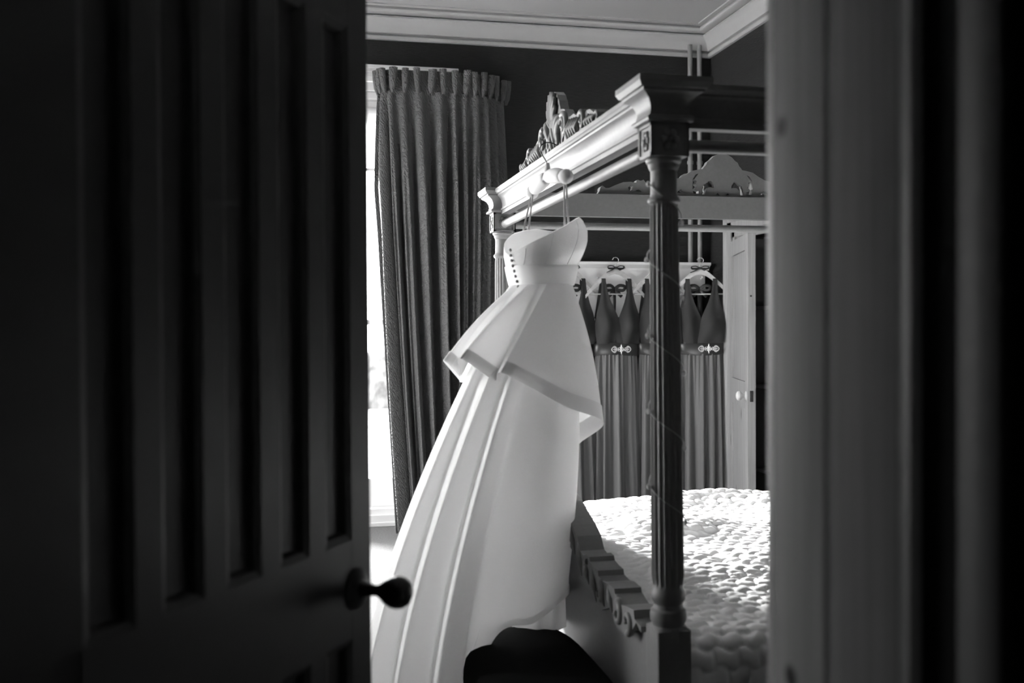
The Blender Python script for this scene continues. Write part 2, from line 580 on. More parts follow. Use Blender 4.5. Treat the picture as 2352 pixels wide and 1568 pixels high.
MB().grid(rows, closed_v=True).build('architrave', 'arch', fr, 40)
for x0, x1, z0, z1 in ((JX1, JX1 + .1, 0, JH + .1), (JX0 - .1, JX0, 0, JH + .1), (JX0, JX1, JH, JH + .1)):
    MB().box(x0 + .002, x1, YF, YF + .02, z0, z1, .004).build('architrave', 'white', fr)

# ------------------------------------------------------------------ open panelled door (hinged at the left jamb)
HG = Vector((-0.331, YF, 0))
FE = Vector((0.1275, 1.758, 0))
ang = math.atan2(FE.y - HG.y, FE.x - HG.x)
door = bpy.data.objects.new('door_1', None)
C.objects.link(door)
door.location = (HG.x, HG.y, 0.012)
door.rotation_euler = (0, 0, ang)
door['kind'] = 'structure'
DL, DH, DT = .85, 1.985, .042      # local: x along leaf, visible face at y=0 looking -y, leaf behind (+y)
pit, pw = .13, .082
xs = [DL - .068 - k * pit for k in range(6)]        # right-hand edge of each panel
Z = [(.22, .85), (1.018, 1.885)]
b = MB()
b.box(xs[0], DL, 0, DT, 0, DH, .002).box(0, xs[5] + (pit - pw), 0, DT, 0, DH, .002)
for z0, z1 in ((0, .22), (.85, 1.018), (1.885, DH)):
    b.box(xs[5], xs[0], .0, DT, z0, z1, .0)
for k in range(1, 5):
    for z0, z1 in Z:
        b.box(xs[k], xs[k] + pit - pw, 0, DT, z0, z1)
b.build('door_frame', 'door', door)
for k in range(5):
    x1 = xs[k]
    x0 = xs[k] - pw if k < 4 else xs[5] + (pit - pw)
    for z0, z1 in Z:
        p = MB()
        g = .016
        p.box(x0, x1, .016, DT - .016, z0, z1)
        # sloping bead round the recess
        o = [(x0, 0.001, z0), (x1, 0.001, z0), (x1, 0.001, z1), (x0, 0.001, z1)]
        i = [(x0 + g, .016, z0 + g), (x1 - g, .016, z0 + g), (x1 - g, .016, z1 - g), (x0 + g, .016, z1 - g)]
        mmm = [((a[0] + c[0]) / 2 - (a[0] - c[0]) * .18, .005, (a[2] + c[2]) / 2 - (a[2] - c[2]) * .18) for a, c in zip(o, i)]
        p.grid([o, mmm, i], closed_v=True)
        p.build('panel', 'door', door)
kx, kz = DL - .055, .945 - .012
kn = MB().lathe([(.0, 0), (.036, 0), (.036, .004), (.030, .009), (.016, .014), (.0145, .017), (.011, .026), (.0095, .036), (.010, .043), (.014, .05), (.021, .059), (.0262, .07), (.0275, .08), (.0255, .09), (.019, .099), (.009, .104), (0, .105)],
                (kx, 0, kz), (0, -1, 0), 28)
kn.build('door_knob', 'black', door, 40, 'black round iron door knob on a dished rose')
for hz in (.25, 1.7):
    MB().lathe([(0, 0), (.008, 0), (.008, .09), (0, .09)], (0, -.006, hz), (0, 0, 1), 10).build('hinge', 'black', door)

# ------------------------------------------------------------------ cupboard door standing ajar in the right wall
ct = bpy.data.objects.new('trim_3', None)
C.objects.link(ct)
ct['kind'] = 'structure'
cp = [(0, 0), (0, .014), (.012, .014), (.016, .022), (.05, .022), (.056, .03), (.12, .03), (.13, .04), (.155, .045), (.165, .03), (.17, 0)]
rows = [[(XR - h, CY1 + d, z) for d, h in cp] for z in (0, CZ + .17)]
MB().grid(rows, closed_v=True).build('architrave', 'closet', ct, 40)
rows = [[(XR - h, CY0 - d, z) for d, h in cp] for z in (0, CZ + .17)]
MB().grid(rows, closed_v=True).build('architrave', 'closet', ct, 40)
rows = [[(XR - h, y, CZ + d) for d, h in cp] for y in (CY0 - .16, CY1 + .16)]
MB().grid(rows, closed_v=True).build('architrave', 'closet', ct, 40)
d2 = bpy.data.objects.new('door_2', None)
C.objects.link(d2)
d2['kind'] = 'structure'
d2.location = (XR - .012, CY1 - .005, 0.01)
d2.rotation_euler = (0, 0, math.atan2(-.73, -.215))
L2, T2 = .77, .052       # local x along leaf from hinge; room face at +y... (y runs to the cupboard side)
b = MB()
b.box(0, .1, -T2, 0, 0, 1.96, .003).box(L2 - .105, L2, -T2, 0, 0, 1.96, .003)
for z0, z1 in ((0, .2), (.85, 1.02), (1.86, 1.96)):
    b.box(.1, L2 - .105, -T2, 0, z0, z1)
b.build('door_frame', 'closet', d2)
for z0, z1 in ((.2, .85), (1.02, 1.86)):
    MB().box(.1, L2 - .105, -T2 + .014, -.014, z0, z1).build('panel', 'closet', d2)
MB().lathe([(0, 0), (.03, 0), (.03, .004), (.012, .012), (.011, .022), (.024, .032), (.031, .043), (.029, .054), (.017, .063), (0, .066)],
           (L2 - .05, -T2, .935), (0, -1, 0), 24).build('door_knob', 'white', d2, 40, 'white china cupboard door knob')
MB().box(L2, L2 + .003, -.037, -.017, .90, .97, .001).box(L2, L2 + .006, -.034, -.02, .925, .95).build('latch_plate', 'black', d2)
MB().lathe([(0, 0), (.006, 0), (.006, .002), (0, .002)], (L2, -.03, 1.565), (1, 0, 0), 12).build('keeper_hole', 'black', d2)
for z in (.36, .95, 1.5):
    tag(MB().box(XR + .125, XR + .645, CY0 + .003, CY1 - .003, z, z + .025, .003).build('cupboard_shelf', 'closet'),
        {.36: 'lowest pale wooden shelf inside the open cupboard', .95: 'pale wooden shelf in the open cupboard level with its door knob', 1.5: 'topmost pale wooden shelf inside the open cupboard'}[z], 'shelf')

# ------------------------------------------------------------------ heating pipes in the corner
for x, lab in ((2.878, 'painted vertical heating pipe by the corner, the one farther from the side wall'),
               (2.952, 'painted vertical heating pipe by the corner, the one nearer the side wall')):
    t = thing('heating_pipe', lab, 'pipe', None, (x, 6.955, 0))
    MB().tube([(0, 0, 0.002), (0, 0, 1.2), (0, 0, 2.4), (0, 0, 3.2), (0, 0, 3.47)], .018, 14).build('pipe', 'pipe', t, 60)
    for z in (.4, 2.6):
        MB().lathe([(.0, -.012), (.023, -.012), (.023, .012), (0, .012)], (0, 0, z), (0, 0, 1), 14).box(-.006, .006, .018, .044, z - .006, z + .006).build('pipe_clip', 'pipe', t)

# ================================================================== FOUR-POSTER BED
X1, X2, Y1, Y2 = 0.893, 2.963, 2.333, 4.28
YM, XM = (Y1 + Y2) / 2, (X1 + X2) / 2
bed = thing('four_poster_bed', 'white painted four-poster bed with fluted posts and carved crests', 'bed', None, (XM, YM, 0))


def lean(z, k):
    return k * (1.0 - z / 2.0)


def make_post(x, y, k):
    """turned, fluted post; local origin at its foot"""
    N = 96
    rows = []

    def ring(z, r, kind):
        row = []
        for i in range(N):
            a = 2 * PI * i / N
            ca, sa = math.cos(a), math.sin(a)
            if kind == 'sq':
                q = r / max(abs(ca), abs(sa))
                q = min(q, r * 1.36)
            elif kind == 'fl':
                q = r * (1 - .11 * abs(math.sin(a * 9)) ** 1.0 * 1.0)
                q = r * (0.885 + .115 * (1 - abs(math.sin(a * 9))) ** .8) if True else q
            else:
                q = r
            row.append((q * ca + lean(z, k), q * sa, z))
        rows.append(row)
    for z, r, kd in [(0, .044, 'sq'), (.60, .044, 'sq'), (.64, .044, 'sq'), (.648, .040, 'c'), (.652, .041, 'c'), (.660, .0445, 'c'), (.672, .0455, 'c'), (.684, .0435, 'c'),
                     (.690, .037, 'c'), (.700, .035, 'c'), (.706, .038, 'c'), (.712, .042, 'c'), (.722, .0435, 'c'), (.732, .042, 'c'), (.738, .038, 'c'), (.745, .037, 'c'),
                     (.752, .0385, 'fl'), (.77, .041, 'fl'), (.83, .0412, 'fl'), (1.0, .0405, 'fl'), (1.2, .0392, 'fl'), (1.4, .038, 'fl'), (1.6, .0362, 'fl'), (1.675, .0355, 'fl'), (1.685, .034, 'fl'),
                     (1.69, .034, 'c'), (1.694, .039, 'c'), (1.699, .0405, 'c'), (1.704, .039, 'c'), (1.709, .034, 'c'), (1.715, .0325, 'c'), (1.772, .032, 'c'), (1.776, .035, 'c'),
                     (1.782, .0375, 'c'), (1.788, .0385, 'c'), (1.793, .043, 'c'), (1.799, .044, 'c'), (1.803, .041, 'c')]:
        ring(z, r, kd)
    m = MB().grid(rows, closed_v=True)
    m.f.append(tuple(range(N))[::-1])
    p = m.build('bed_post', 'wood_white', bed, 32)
    p.location = (x - XM, y - YM, 0)
    # square block with raised frame and rosette on each face
    hb = .0487
    dx = lean(1.85, k)
    m = MB().box(-hb + dx + .004, hb + dx - .004, -hb + .004, hb - .004, 1.803, 1.885)
    for sx, sy in ((1, 0), (-1, 0), (0, 1), (0, -1)):
        def q(u0, u1, z0, z1):
            if sx:
                a, c = sorted((sx * (hb - .004), sx * hb))
                m.box(a + dx, c + dx, u0, u1, z0, z1)
            else:
                a, c = sorted((sy * (hb - .004), sy * hb))
                m.box(u0 + dx, u1 + dx, a, c, z0, z1)
        q(-hb, -hb + .010, 1.803, 1.885)
        q(hb - .010, hb, 1.803, 1.885)
        q(-hb, hb, 1.803, 1.811)
        q(-hb, hb, 1.877, 1.885)
    m.build('block', 'wood_white', p)
    for sx, sy in ((1, 0), (-1, 0), (0, 1), (0, -1)):
        m = MB()
        for j in range(6):
            a = j * PI / 3
            du, dz = .016 * math.cos(a), .018 * math.sin(a)
            c = (dx + sx * (hb - .003) + (du if sy else 0), sy * (hb - .003) + (du if sx else 0), 1.844 + dz)
            m.ball(c, .0095, 8, (.5 if sx else 1, .5 if sy else 1, 1))
        m.ball((dx + sx * (hb - .002), sy * (hb - .002), 1.844), .008, 8)
        m.build('rosette', 'wood_white', p, 180)
    capp = [(0, 1.885), (.010, 1.887), (.013, 1.892), (.010, 1.898), (.003, 1.902), (.003, 1.906), (.001, 1.912), (.003, 1.926), (.010, 1.94), (.021, 1.949), (.03, 1.954),
            (.031, 1.960), (.037, 1.962), (.04, 1.968), (.044, 1.974), (.044, 1.987), (.0, 1.987)]
    dx2 = lean(1.94, k)
    rows = [[(sx * (hb + d) + dx2, sy * (hb + d), z) for sx, sy in ((-1, -1), (1, -1), (1, 1), (-1, 1))] for d, z in capp]
    m = MB().grid(rows, closed_v=True)
    m.f.append(tuple(len(m.v) - 4 + i for i in range(4)))
    m.build('post_cap', 'wood_white', p, 28)


make_post(X1, Y1, .016)
make_post(X1, Y2, .004)
make_post(X2, Y1, -.004)
make_post(X2, Y2, -.004)

RP = [(-.022, 1.878), (.014, 1.878), (.014, 1.892), (.019, 1.894), (.019, 1.900), (.013, 1.904), (.013, 1.924), (.018, 1.938), (.027, 1.948), (.036, 1.953), (.037, 1.959),
      (.043, 1.961), (.047, 1.966), (.05, 1.968), (.05, 1.98), (-.022, 1.98)]
e = .045
for p0, p1, out in (((X1, Y1 + e), (X1, Y2 - e), (-1, 0, 0)), ((X2, Y1 + e), (X2, Y2 - e), (1, 0, 0)),
                    ((X1 + e, Y1), (X2 - e, Y1), (0, -1, 0)), ((X1 + e, Y2), (X2 - e, Y2), (0, 1, 0))):
    top = 1.0 if out[1] != 1 else 1.0
    m = MB().extrude_profile(RP, (p0[0] - XM, p0[1] - YM, 0), (p1[0] - XM, p1[1] - YM, 0), out)
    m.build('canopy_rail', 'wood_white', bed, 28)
    zr = 1.836
    q0, q1 = Vector((p0[0] - XM, p0[1] - YM, zr)), Vector((p1[0] - XM, p1[1] - YM, zr))
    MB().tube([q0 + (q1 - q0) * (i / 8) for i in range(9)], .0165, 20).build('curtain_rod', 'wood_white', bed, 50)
    for q in (q0, q1):
        ax = (q1 - q0).normalized()
        MB().lathe([(.0175, -.004), (.0225, -.004), (.0225, .007), (.0175, .007)], q + ax * (0.0 if q is q0 else 0), tuple(ax), 20).build('rod_collar', 'wood_white', bed, 30)

# carved crests -------------------------------------------------------------
HALF = [(-0.603, -0.002), (-0.591, 0.016), (-0.587, 0.031), (-0.577, 0.04), (-0.562, 0.03), (-0.546, 0.031), (-0.515, 0.045), (-0.48, 0.058), (-0.443, 0.061), (-0.418, 0.057), (-0.416, 0.067),
        (-0.41, 0.071), (-0.398, 0.066), (-0.383, 0.072), (-0.371, 0.057), (-0.36, 0.061), (-0.318, 0.068), (-0.277, 0.081), (-0.234, 0.08), (-0.213, 0.083), (-0.182, 0.098), (-0.15, 0.118),
        (-0.118, 0.125), (-0.097, 0.128), (-0.092, 0.136), (-0.082, 0.146), (-0.075, 0.161), (-0.06, 0.171), (-0.047, 0.185), (-0.03, 0.194), (-0.015, 0.201), (0.0, 0.203)]
HOLES = [[(-0.118, 0.107), (-0.139, 0.081), (-0.126, 0.071), (-0.135, 0.059), (-0.124, 0.049), (-0.139, 0.033), (-0.118, 0.027), (-0.118, 0.015), (-0.143, 0.015), (-0.15, 0.041), (-0.146, 0.083), (-0.131, 0.103)],
         [(-0.094, 0.056), (-0.082, 0.062), (-0.069, 0.075), (-0.056, 0.075), (-0.045, 0.059), (-0.043, 0.043), (-0.052, 0.045), (-0.069, 0.045), (-0.082, 0.032), (-0.088, 0.012), (-0.103, 0.012), (-0.099, 0.042)],
         [(-0.228, 0.017), (-0.203, 0.033), (-0.196, 0.024), (-0.177, 0.016)],
         [(-0.458, 0.035), (-0.443, 0.045), (-0.433, 0.039), (-0.439, 0.023), (-0.431, 0.018), (-0.406, 0.028), (-0.393, 0.017), (-0.449, 0.017)], [(-0.032, 0.012), (-0.026, 0.02), (-0.015, 0.01)]]


def crest_mesh():
    outer = HALF + [(-x, z) for x, z in HALF[-2::-1]]
    holes = []
    for h in HOLES:
        holes.append(h)
        holes.append([(-x, z) for x, z in h[::-1]])
    return outline_mesh(outer, holes, .03)


def curl(m, c, r0, r1, a0, a1, d, w0=.009, w1=.004, n=16):
    """spiral rib lying on the crest face at depth d (local: x, height -> third axis)"""
    pts, rs = [], []
    for i in range(n):
        f = i / (n - 1)
        a = a0 + (a1 - a0) * f
        r = r0 + (r1 - r0) * f
        pts.append((c[0] + r * math.cos(a), c[1] + r * math.sin(a), d))
        rs.append(w0 + (w1 - w0) * f)
    m.tube(pts, rs, 6)


def crest_relief():
    """palmette and acanthus scrolls, local (x, height, out)"""
    m = MB()
    for j in range(-4, 5):                       # palmette lobes
        a = PI / 2 + j * .19
        L = .130 - .0045 * j * j
        pts = [(.012 * math.cos(a) + L * f * math.cos(a) * (1 + .05 * f), .072 + L * f * math.sin(a), .016 + .006 * math.sin(PI * f) + .006 * f) for f in np.linspace(0, 1, 9)]
        m.tube(pts, [.0022 + .0042 * math.sin(min(1, f * 1.05) * PI * .62) * (1 + .8 * f) for f in np.linspace(0, 1, 9)], 6)
    m.ball((0, .075, .018), .011, 10)
    m.tube([(0, .005, .016), (0, .04, .024), (0, .075, .02)], [.012, .016, .009], 8)
    for s in (-1, 1):
        for k, (w, h) in enumerate(((.045, .085), (.07, .095), (.095, .092), (.12, .078))):      # falling leaves beside the palmette
            pts = [(s * (.02 + w * f ** .8), .012 + h * math.sin(f * PI * .62), .018 + .012 * math.sin(PI * f) - .003 * k) for f in np.linspace(0, 1, 11)]
            m.tube(pts, [.004 + .009 * math.sin(PI * f) for f in np.linspace(0, 1, 11)], 6)
        curl(m, (s * .055, .03), .028, .006, PI / 2, PI / 2 - s * 4.5, .02)
        curl(m, (s * .165, .06), .045, .01, PI / 2 + s * .6, PI / 2 - s * 5, .02, .012, .005)
        curl(m, (s * .165, .06), .03, .008, PI / 2 + s * 1.2, PI / 2 - s * 4, .026, .008, .004)
        m.ball((s * .165, .058, .022), .012, 8)
        for k in range(5):                        # ribbed leaf along the arm
            x = s * (.21 + .03 * k)
            m.tube([(x, .006, .016), (x + s * .012, .035 - .002 * k, .025), (x + s * .03, .07 - .003 * k, .018)], [.005, .011, .004], 6)
        curl(m, (s * .40, .036), .032, .008, PI / 2 + s * .8, PI / 2 - s * 5, .02, .010, .004)
        m.ball((s * .40, .036, .02), .010, 8)
        for k in range(4):
            x = s * (.45 + .028 * k)
            m.tube([(x, .004, .016), (x + s * .01, .024, .023), (x + s * .026, .044 - .006 * k, .017)], [.004, .009, .003], 6)
        curl(m, (s * .575, .02), .016, .005, PI / 2 + s, PI / 2 - s * 4, .018, .007, .003)
    return m


cv, cf = crest_mesh()
rel = crest_relief()


def place_crest(cx, cy, sx, dirx, diry, ox, oy):
    """dir = along, o = outward unit vectors"""
    def tf(p):
        return (cx - XM + dirx * p[0] * sx + ox * p[2], cy - YM + diry * p[0] * sx + oy * p[2], 1.979 + p[1])
    m = MB().add([tf(p) for p in cv], cf)
    c = m.build('carved_crest', 'wood_white', bed)
    r = MB().add([tf(p) for p in rel.v], rel.f)
    r.build('acanthus_carving', 'wood_white', c, 180)


place_crest(X1 - .015, 3.27, .86, 0, 1, -1, 0)
place_crest(XM, Y2 + .012, 1.0, 1, 0, 0, 1)

# footboard with shaped, carved top edge --------------------------------------
FT = [(2.378, .622), (2.43, .627), (2.455, .645), (2.50, .640), (2.54, .634), (2.60, .652), (2.64, .655), (2.70, .658), (2.74, .663), (2.80, .672), (2.83, .686), (2.87, .688), (2.90, .681),
      (2.935, .69), (2.97, .728), (3.03, .752), (3.10, .772), (3.18, .800), (3.25, .818), (YM, .825)]
full = FT + [(2 * YM - y, z) for y, z in FT[-2::-1]]
v, f = outline_mesh([(y, z) for y, z in full] + [(full[-1][0], .28), (full[0][0], .28)], [], .04)
fb = MB().add([(X1 + .004 - XM + p[2], p[0] - YM, p[1]) for p in v], f).build('footboard', 'wood_white', bed)
LOW = [(2.392, .612), (2.425, .628), (2.455, .600), (2.485, .585), (2.52, .572), (2.56, .566), (2.594, .571), (2.62, .59), (2.652, .603), (2.68, .592), (2.72, .578), (2.76, .577), (2.79, .585), (2.82, .604), (2.865, .618), (2.89, .612), (2.93, .622), (2.96, .645),
       (3.0, .672), (3.06, .69), (3.12, .716), (3.2, .735), (3.26, .742), (YM, .744)]
STEP = [(2.392, .626), (2.44, .632), (2.446, .654), (2.50, .648), (2.545, .640), (2.60, .656), (2.606, .668), (2.66, .670), (2.70, .664), (2.75, .668), (2.756, .682), (2.80, .684), (2.838, .690), (2.844, .702), (2.875, .704), (2.905, .694), (2.94, .70), (2.975, .738), (3.03, .762), (3.1, .782), (3.18, .81), (3.25, .828), (YM, .835)]
mir = lambda L: L + [(2 * YM - y, z) for y, z in L[-2::-1]]
v, f = outline_mesh(mir(STEP) + mir(LOW)[::-1], [], .078)
m = MB().add([(X1 - .002 - XM + p[2], p[0] - YM, p[1]) for p in v], f)
m.build('carved_top', 'wood_white', fb)
Xo = X1 - .040 - XM


def fleaf(pts, rs, flat=1.0):
    m.tube([(Xo - d, y - YM, z) for y, z, d in pts], rs, 8)


def fcurl(cy, cz, r0, r1, a0, a1, w0, w1, d=.0, n=22):
    pts, rs = [], []
    for i in range(n):
        q = i / (n - 1)
        a, r = a0 + (a1 - a0) * q, r0 + (r1 - r0) * q
        pts.append((cy + r * math.cos(a), cz + r * math.sin(a), d + .006 * q))
        rs.append(w0 + (w1 - w0) * q)
    fleaf(pts, rs)


for s in (-1, 1):
    m = MB()
    yy = lambda y: YM + s * (YM - y)
    fcurl(yy(2.49), .612, .032, .006, -PI / 2, -PI / 2 + s * 5.6, .011, .005)
    fcurl(yy(2.575), .608, .036, .006, PI / 2, PI / 2 - s * 5.4, .012, .005)
    fcurl(yy(2.735), .625, .036, .006, PI / 2 + .3, PI / 2 - s * 5.0, .011, .005)
    fcurl(yy(2.86), .655, .030, .006, PI / 2, PI / 2 + s * 5.0, .010, .004)
    for k in range(7):
        y0 = 2.62 + .075 * k
        z0 = np.interp(y0, [p[0] for p in LOW], [p[1] for p in LOW])
        z1 = np.interp(y0 + .05, [p[0] for p in STEP], [p[1] for p in STEP])
        fleaf([(yy(y0), z0 + .008, -.002), (yy(y0 + .015), (z0 + z1) / 2, .004), (yy(y0 + .05), z1 - .01, -.004)], [.004, .011, .005])
    m.build('scroll_carving', 'wood_white', fb, 180)
# low frame, mattress and plain headboard
MB().box(X1 + .03 - XM, X2 - .03 - XM, Y1 - .015 - YM, Y1 + .015 - YM, .26, .42, .004).build('bed_side_rail', 'wood_white', bed)
MB().box(X1 + .03 - XM, X2 - .03 - XM, Y2 - .015 - YM, Y2 + .015 - YM, .26, .42, .004).build('bed_side_rail', 'wood_white', bed)
MB().box(X2 - .02 - XM, X2 + .02 - XM, Y1 + .04 - YM, Y2 - .04 - YM, .26, 1.15, .01).build('headboard', 'wood_white', bed)
mt = MB().box(X1 + .035 - XM, X2 - .03 - XM, Y1 + .06 - YM, Y2 - .05 - YM, .30, .565, .04).build('mattress', 'mattress', bed, 40)

# ------------------------------------------------------------------ quilt
NX, NY = 430, 520
qx = np.linspace(X1 + .04, X2 - .04, NX)
DR = .30
s_tot = (Y2 - Y1 - .03) + 2 * DR
qs = np.linspace(-DR, s_tot - DR, NY)
SX, SS = np.meshgrid(qx, qs, indexing='ij')
span = Y2 - Y1 - .03
y0q, y1q = Y1 + .015, Y2 - .015
R = .07
YQ, ZQ, NYq, NZq = [np.zeros_like(SS) for _ in range(4)]
ztop = .585


def drape(s):
    """s along the quilt measured from near edge -> (y, z, ny, nz)"""
    def side(q):           # q distance past the rounded edge start (0 = flat)
        arc = R * PI / 2
        if q <= arc:
            a = q / R
            return R * math.sin(a), -R * (1 - math.cos(a)), math.sin(a), math.cos(a)
        return R + .10 * (q - arc), -R - (q - arc), 1, .1
    if s < R:
        d, z, n, nz = side(R - s)
        return y0q + R - d, ztop + z, -n, nz
    if s > span - R:
        d, z, n, nz = side(s - (span - R))
        return y1q - R + d, ztop + z, n, nz
    return y0q + s, ztop, 0, 1


dr = np.array([drape(float(s)) for s in qs])
wx = SX + .022 * (vnoise(SX * 7, SS * 7, 1) - .5) + .02 * (vnoise(SX * 17, SS * 17, 4) - .5)
ws = SS + .022 * (vnoise(SX * 6, SS * 9, 2) - .5) + .006 * np.sin(wx * 2 * PI / .062)
row = np.floor(ws / .040)
a = wx / .062 + .5 * (row % 2)
fx = np.abs(2 * (a - np.floor(a)) - 1)
fy = np.abs(2 * (ws / .040 - row) - 1)
puff = (np.clip(1 - fy ** 2.2, 0, 1) ** .55) * (np.clip(1 - fx ** 3, 0, 1) ** .5)
big = vnoise(SX * 2.2 + 3, SS * 3.1, 7)
crease = np.abs(vnoise(SX * 3.1 + .6 * SS, SS * 8.5, 9) - .5) * 2
crease2 = np.abs(vnoise(SX * 5.3, SS * 15 + SX * 2, 11) - .5) * 2
amt = np.clip((big - .32) * 2.6, 0, 1) * np.clip((SS - .25) / .3, 0, 1)
hgt = 0.0095 * puff * (.75 + .5 * vnoise(SX * 9, SS * 9, 3)) + .035 * big + amt * (.024 * (1 - np.exp(-crease * 6)) + .010 * (1 - np.exp(-crease2 * 5)))
edge = np.clip(np.minimum(SX - qx[0], qx[-1] - SX) / .05, 0, 1)
hgt = hgt * (.3 + .7 * edge)
drop = np.clip((.03 - (SX - qx[0])) / .03, 0, 1) * .03
Y = dr[:, 0][None, :] + hgt * dr[:, 2][None, :] * .8
Zz = dr[:, 1][None, :] + hgt * dr[:, 3][None, :] - drop
fold = .022 * np.sin(SX * 17 + 3 * np.sin(SX * 5)) * np.clip((.02 - np.minimum(SS, span - SS)) / .2, 0, 1)
Y = Y + fold * np.sign(dr[:, 2])[None, :]
Zz = np.maximum(Zz, .05)
q = MB().grid(np.stack([SX, Y, Zz], -1).tolist())
tag(q.build('quilt', 'quilt', None, 180, fix=False), 'pale satin quilt with scalloped quilting spread rumpled over the bed', 'quilt')

# ------------------------------------------------------------------ fairy lights wound round the near post
fl = thing('fairy_light_string', 'clear fairy light string wound in a spiral around the fluted bed post', 'string lights', None, (X1, Y1, 0))
pts, bul = [], []
turns, zt, pt = 4.6, 1.74, .187
for i in range(int(turns * 40)):
    tt = i / 40
    a = PI + tt * 2 * PI          # starts at the window side, passes the near face going down
    z = zt - pt * tt
    rr = .0425 if z < 1.69 else .036
    rr += .004 * max(0, min(1, (1.2 - z)))
    p = (rr * math.cos(a) + lean(z, .016), rr * math.sin(a), z)
    pts.append(p)
    if i % 20 == 0:
        bul.append((p, a))
MB().tube(pts, .0016, 6).build('wire', 'fairy_wire', fl, 180)
for p, a in bul:
    c = (p[0] + .005 * math.cos(a), p[1] + .005 * math.sin(a), p[2])
    MB().ball(c, .0048, 10, (1, 1, 1.5)).build('bulb', 'fairy_bulb', fl, 180)

# ================================================================== CURTAIN
cur = thing('curtain', 'full-length charcoal jacquard curtain with gathered goblet heading beside the bright window', 'curtain', None, (.95, 6.75, 0))
NC, NR = 420, 70
base = cr([(.575, 6.80), (.60, 6.725), (.66, 6.70), (.80, 6.69), (.95, 6.69), (1.10, 6.695), (1.22, 6.71), (1.31, 6.76), (1.40, 6.85), (1.47, 6.94)], NC)
tan = np.gradient(base, axis=0)
tan /= np.linalg.norm(tan, axis=1)[:, None]
nrm = np.stack([tan[:, 1], -tan[:, 0]], 1)          # towards the room (-y)
uu = np.linspace(0, 1, NC)
NPL = 12
ph = uu * NPL * 2 * PI
rng = np.random.RandomState(5)
ph = ph + 1.1 * np.sin(uu * 9 + 1) + .8 * np.sin(uu * 23)
rows = []
ztop_c, zneck = 3.12, 2.97
for r in range(NR):
    z = ztop_c * (1 - r / (NR - 1)) ** 1.0
    z = zneck - (zneck - .012) * (r / (NR - 1))
    f = (zneck - z) / zneck
    amp = .018 + .074 * min(1, f * 4.5) + .008 * f
    wob = .55 * np.sin(uu * 31 + f * 2.2) * f
    w2 = np.sin(ph + wob) * (.7 + .3 * np.sin(uu * 14 + 1.7)) + .28 * np.sin(2 * ph + 1.3 + 2 * f) * min(1, f * 3)
    shp = np.sign(w2) * np.abs(w2) ** .8
    x = base[:, 0] + nrm[:, 0] * amp * shp
    y = base[:, 1] + nrm[:, 1] * amp * shp
    # hangs a little off plumb at the leading edge, fuller and pushed into the room at the foot
    x = x + .17 * f ** 1.15 * (1 - uu) ** 1.5 + .02 * f * np.sin(uu * 7)
    x = x - .14 * f * uu ** 2
    y = y - .20 * f ** 3 * (.6 + .4 * np.sin(uu * 6)) * (1 - .6 * uu)
    rows.append(np.stack([x - .95, y - 6.75, np.full(NC, z)], 1).tolist())
MB().grid(rows).build('drape', 'curtain', cur, 180, fix=False)
# goblet heading: one stiff tube per pleat with a pinched neck
pos = [.01, .075, .135, .215, .285, .35, .415, .475, .535, .595, .655, .72, .785, .85, .92, .985]
for k, u in enumerate(pos):
    i = min(NC - 1, int(u * (NC - 1)))
    c = base[i]
    nn, tt = nrm[i], tan[i]
    wv = .024 if k % 3 else .029
    tl = .012 * math.sin(k * 2.3)
    rws = []
    for z, rw, of in ((zneck - .012, .010, .014), (zneck + .004, .013, .018), (zneck + .03, wv * .8, .022), (zneck + .09, wv * .95, .026), (ztop_c + .004 * math.sin(k * 3), wv, .028),
                      (ztop_c + .004 * math.sin(k * 3), wv - .004, .028), (zneck + .08, wv - .006, .026)):
        ro = []
        for j in range(16):
            a = 2 * PI * j / 16
            dx = rw * math.cos(a) + tl * (z - zneck) / .15
            dn = of + rw * .85 * math.sin(a)
            p = c + tt * dx + nn * dn
            ro.append((p[0] - .95, p[1] - 6.75, z))
        rws.append(ro)
    MB().grid(rws, closed_v=True).build('pleat', 'curtain', cur, 50)
m = MB()          # flat buckram between the pleats
rw = []
for z in (zneck - .02, ztop_c - .006):
    rw.append([(base[i, 0] - .95 - .004 * nrm[i, 0], base[i, 1] - 6.75 - .004 * nrm[i, 1], z) for i in range(0, NC, 6)])
m.grid(rw).build('heading_tape', 'curtain', cur)
# pale lining showing at the foot of the leading edge
rw = []
for r in range(20):
    z = .9 - .888 * r / 19
    g = r / 19
    rw.append([(.575 - .95 + .17 * ((2.97 - z) / 2.97) + .0 - .03 * g ** 2 + w_ * (.05 + .05 * g) , 6.84 - 6.75 + .03 * math.sin(w_ * 3 + g) - .12 * g * g, z) for w_ in np.linspace(0, 1, 8)])
MB().grid(rw).build('lining', 'curtain_lining', cur, 180, 'pale curtain lining')
# pole carrying the curtain
pole = thing('curtain_track', 'white curtain track fixed above the window behind the curtain heading', 'curtain rail')
MB().box(-1.35, 1.36, 6.83, 6.86, 3.06, 3.10, .004).build('track', 'window', pole)
for x in (-1.0, 0.2, 1.25):
    MB().box(x - .015, x + .015, 6.86, 6.9395, 3.065, 3.095, .003).build('bracket', 'window', pole)
# matching curtain drawn back at the other side of the window is hidden by the door

# ================================================================== WEDDING DRESS
DX, DY = .785, 3.14
gown = thing('wedding_dress', 'strapless ivory wedding dress with flared peplum and long train hanging from the bed rail', 'dress', None, (DX, DY, 0))
WZ0, WZ1 = 1.522, 1.584


def loc(p):
    return (p[0] - DX, p[1] - DY, p[2])


def waist(a, z, rx=.099, ry=.132, cx=.782):
    a = math.radians(a)
    return (cx + rx * math.cos(a), DY + ry * math.sin(a), z)


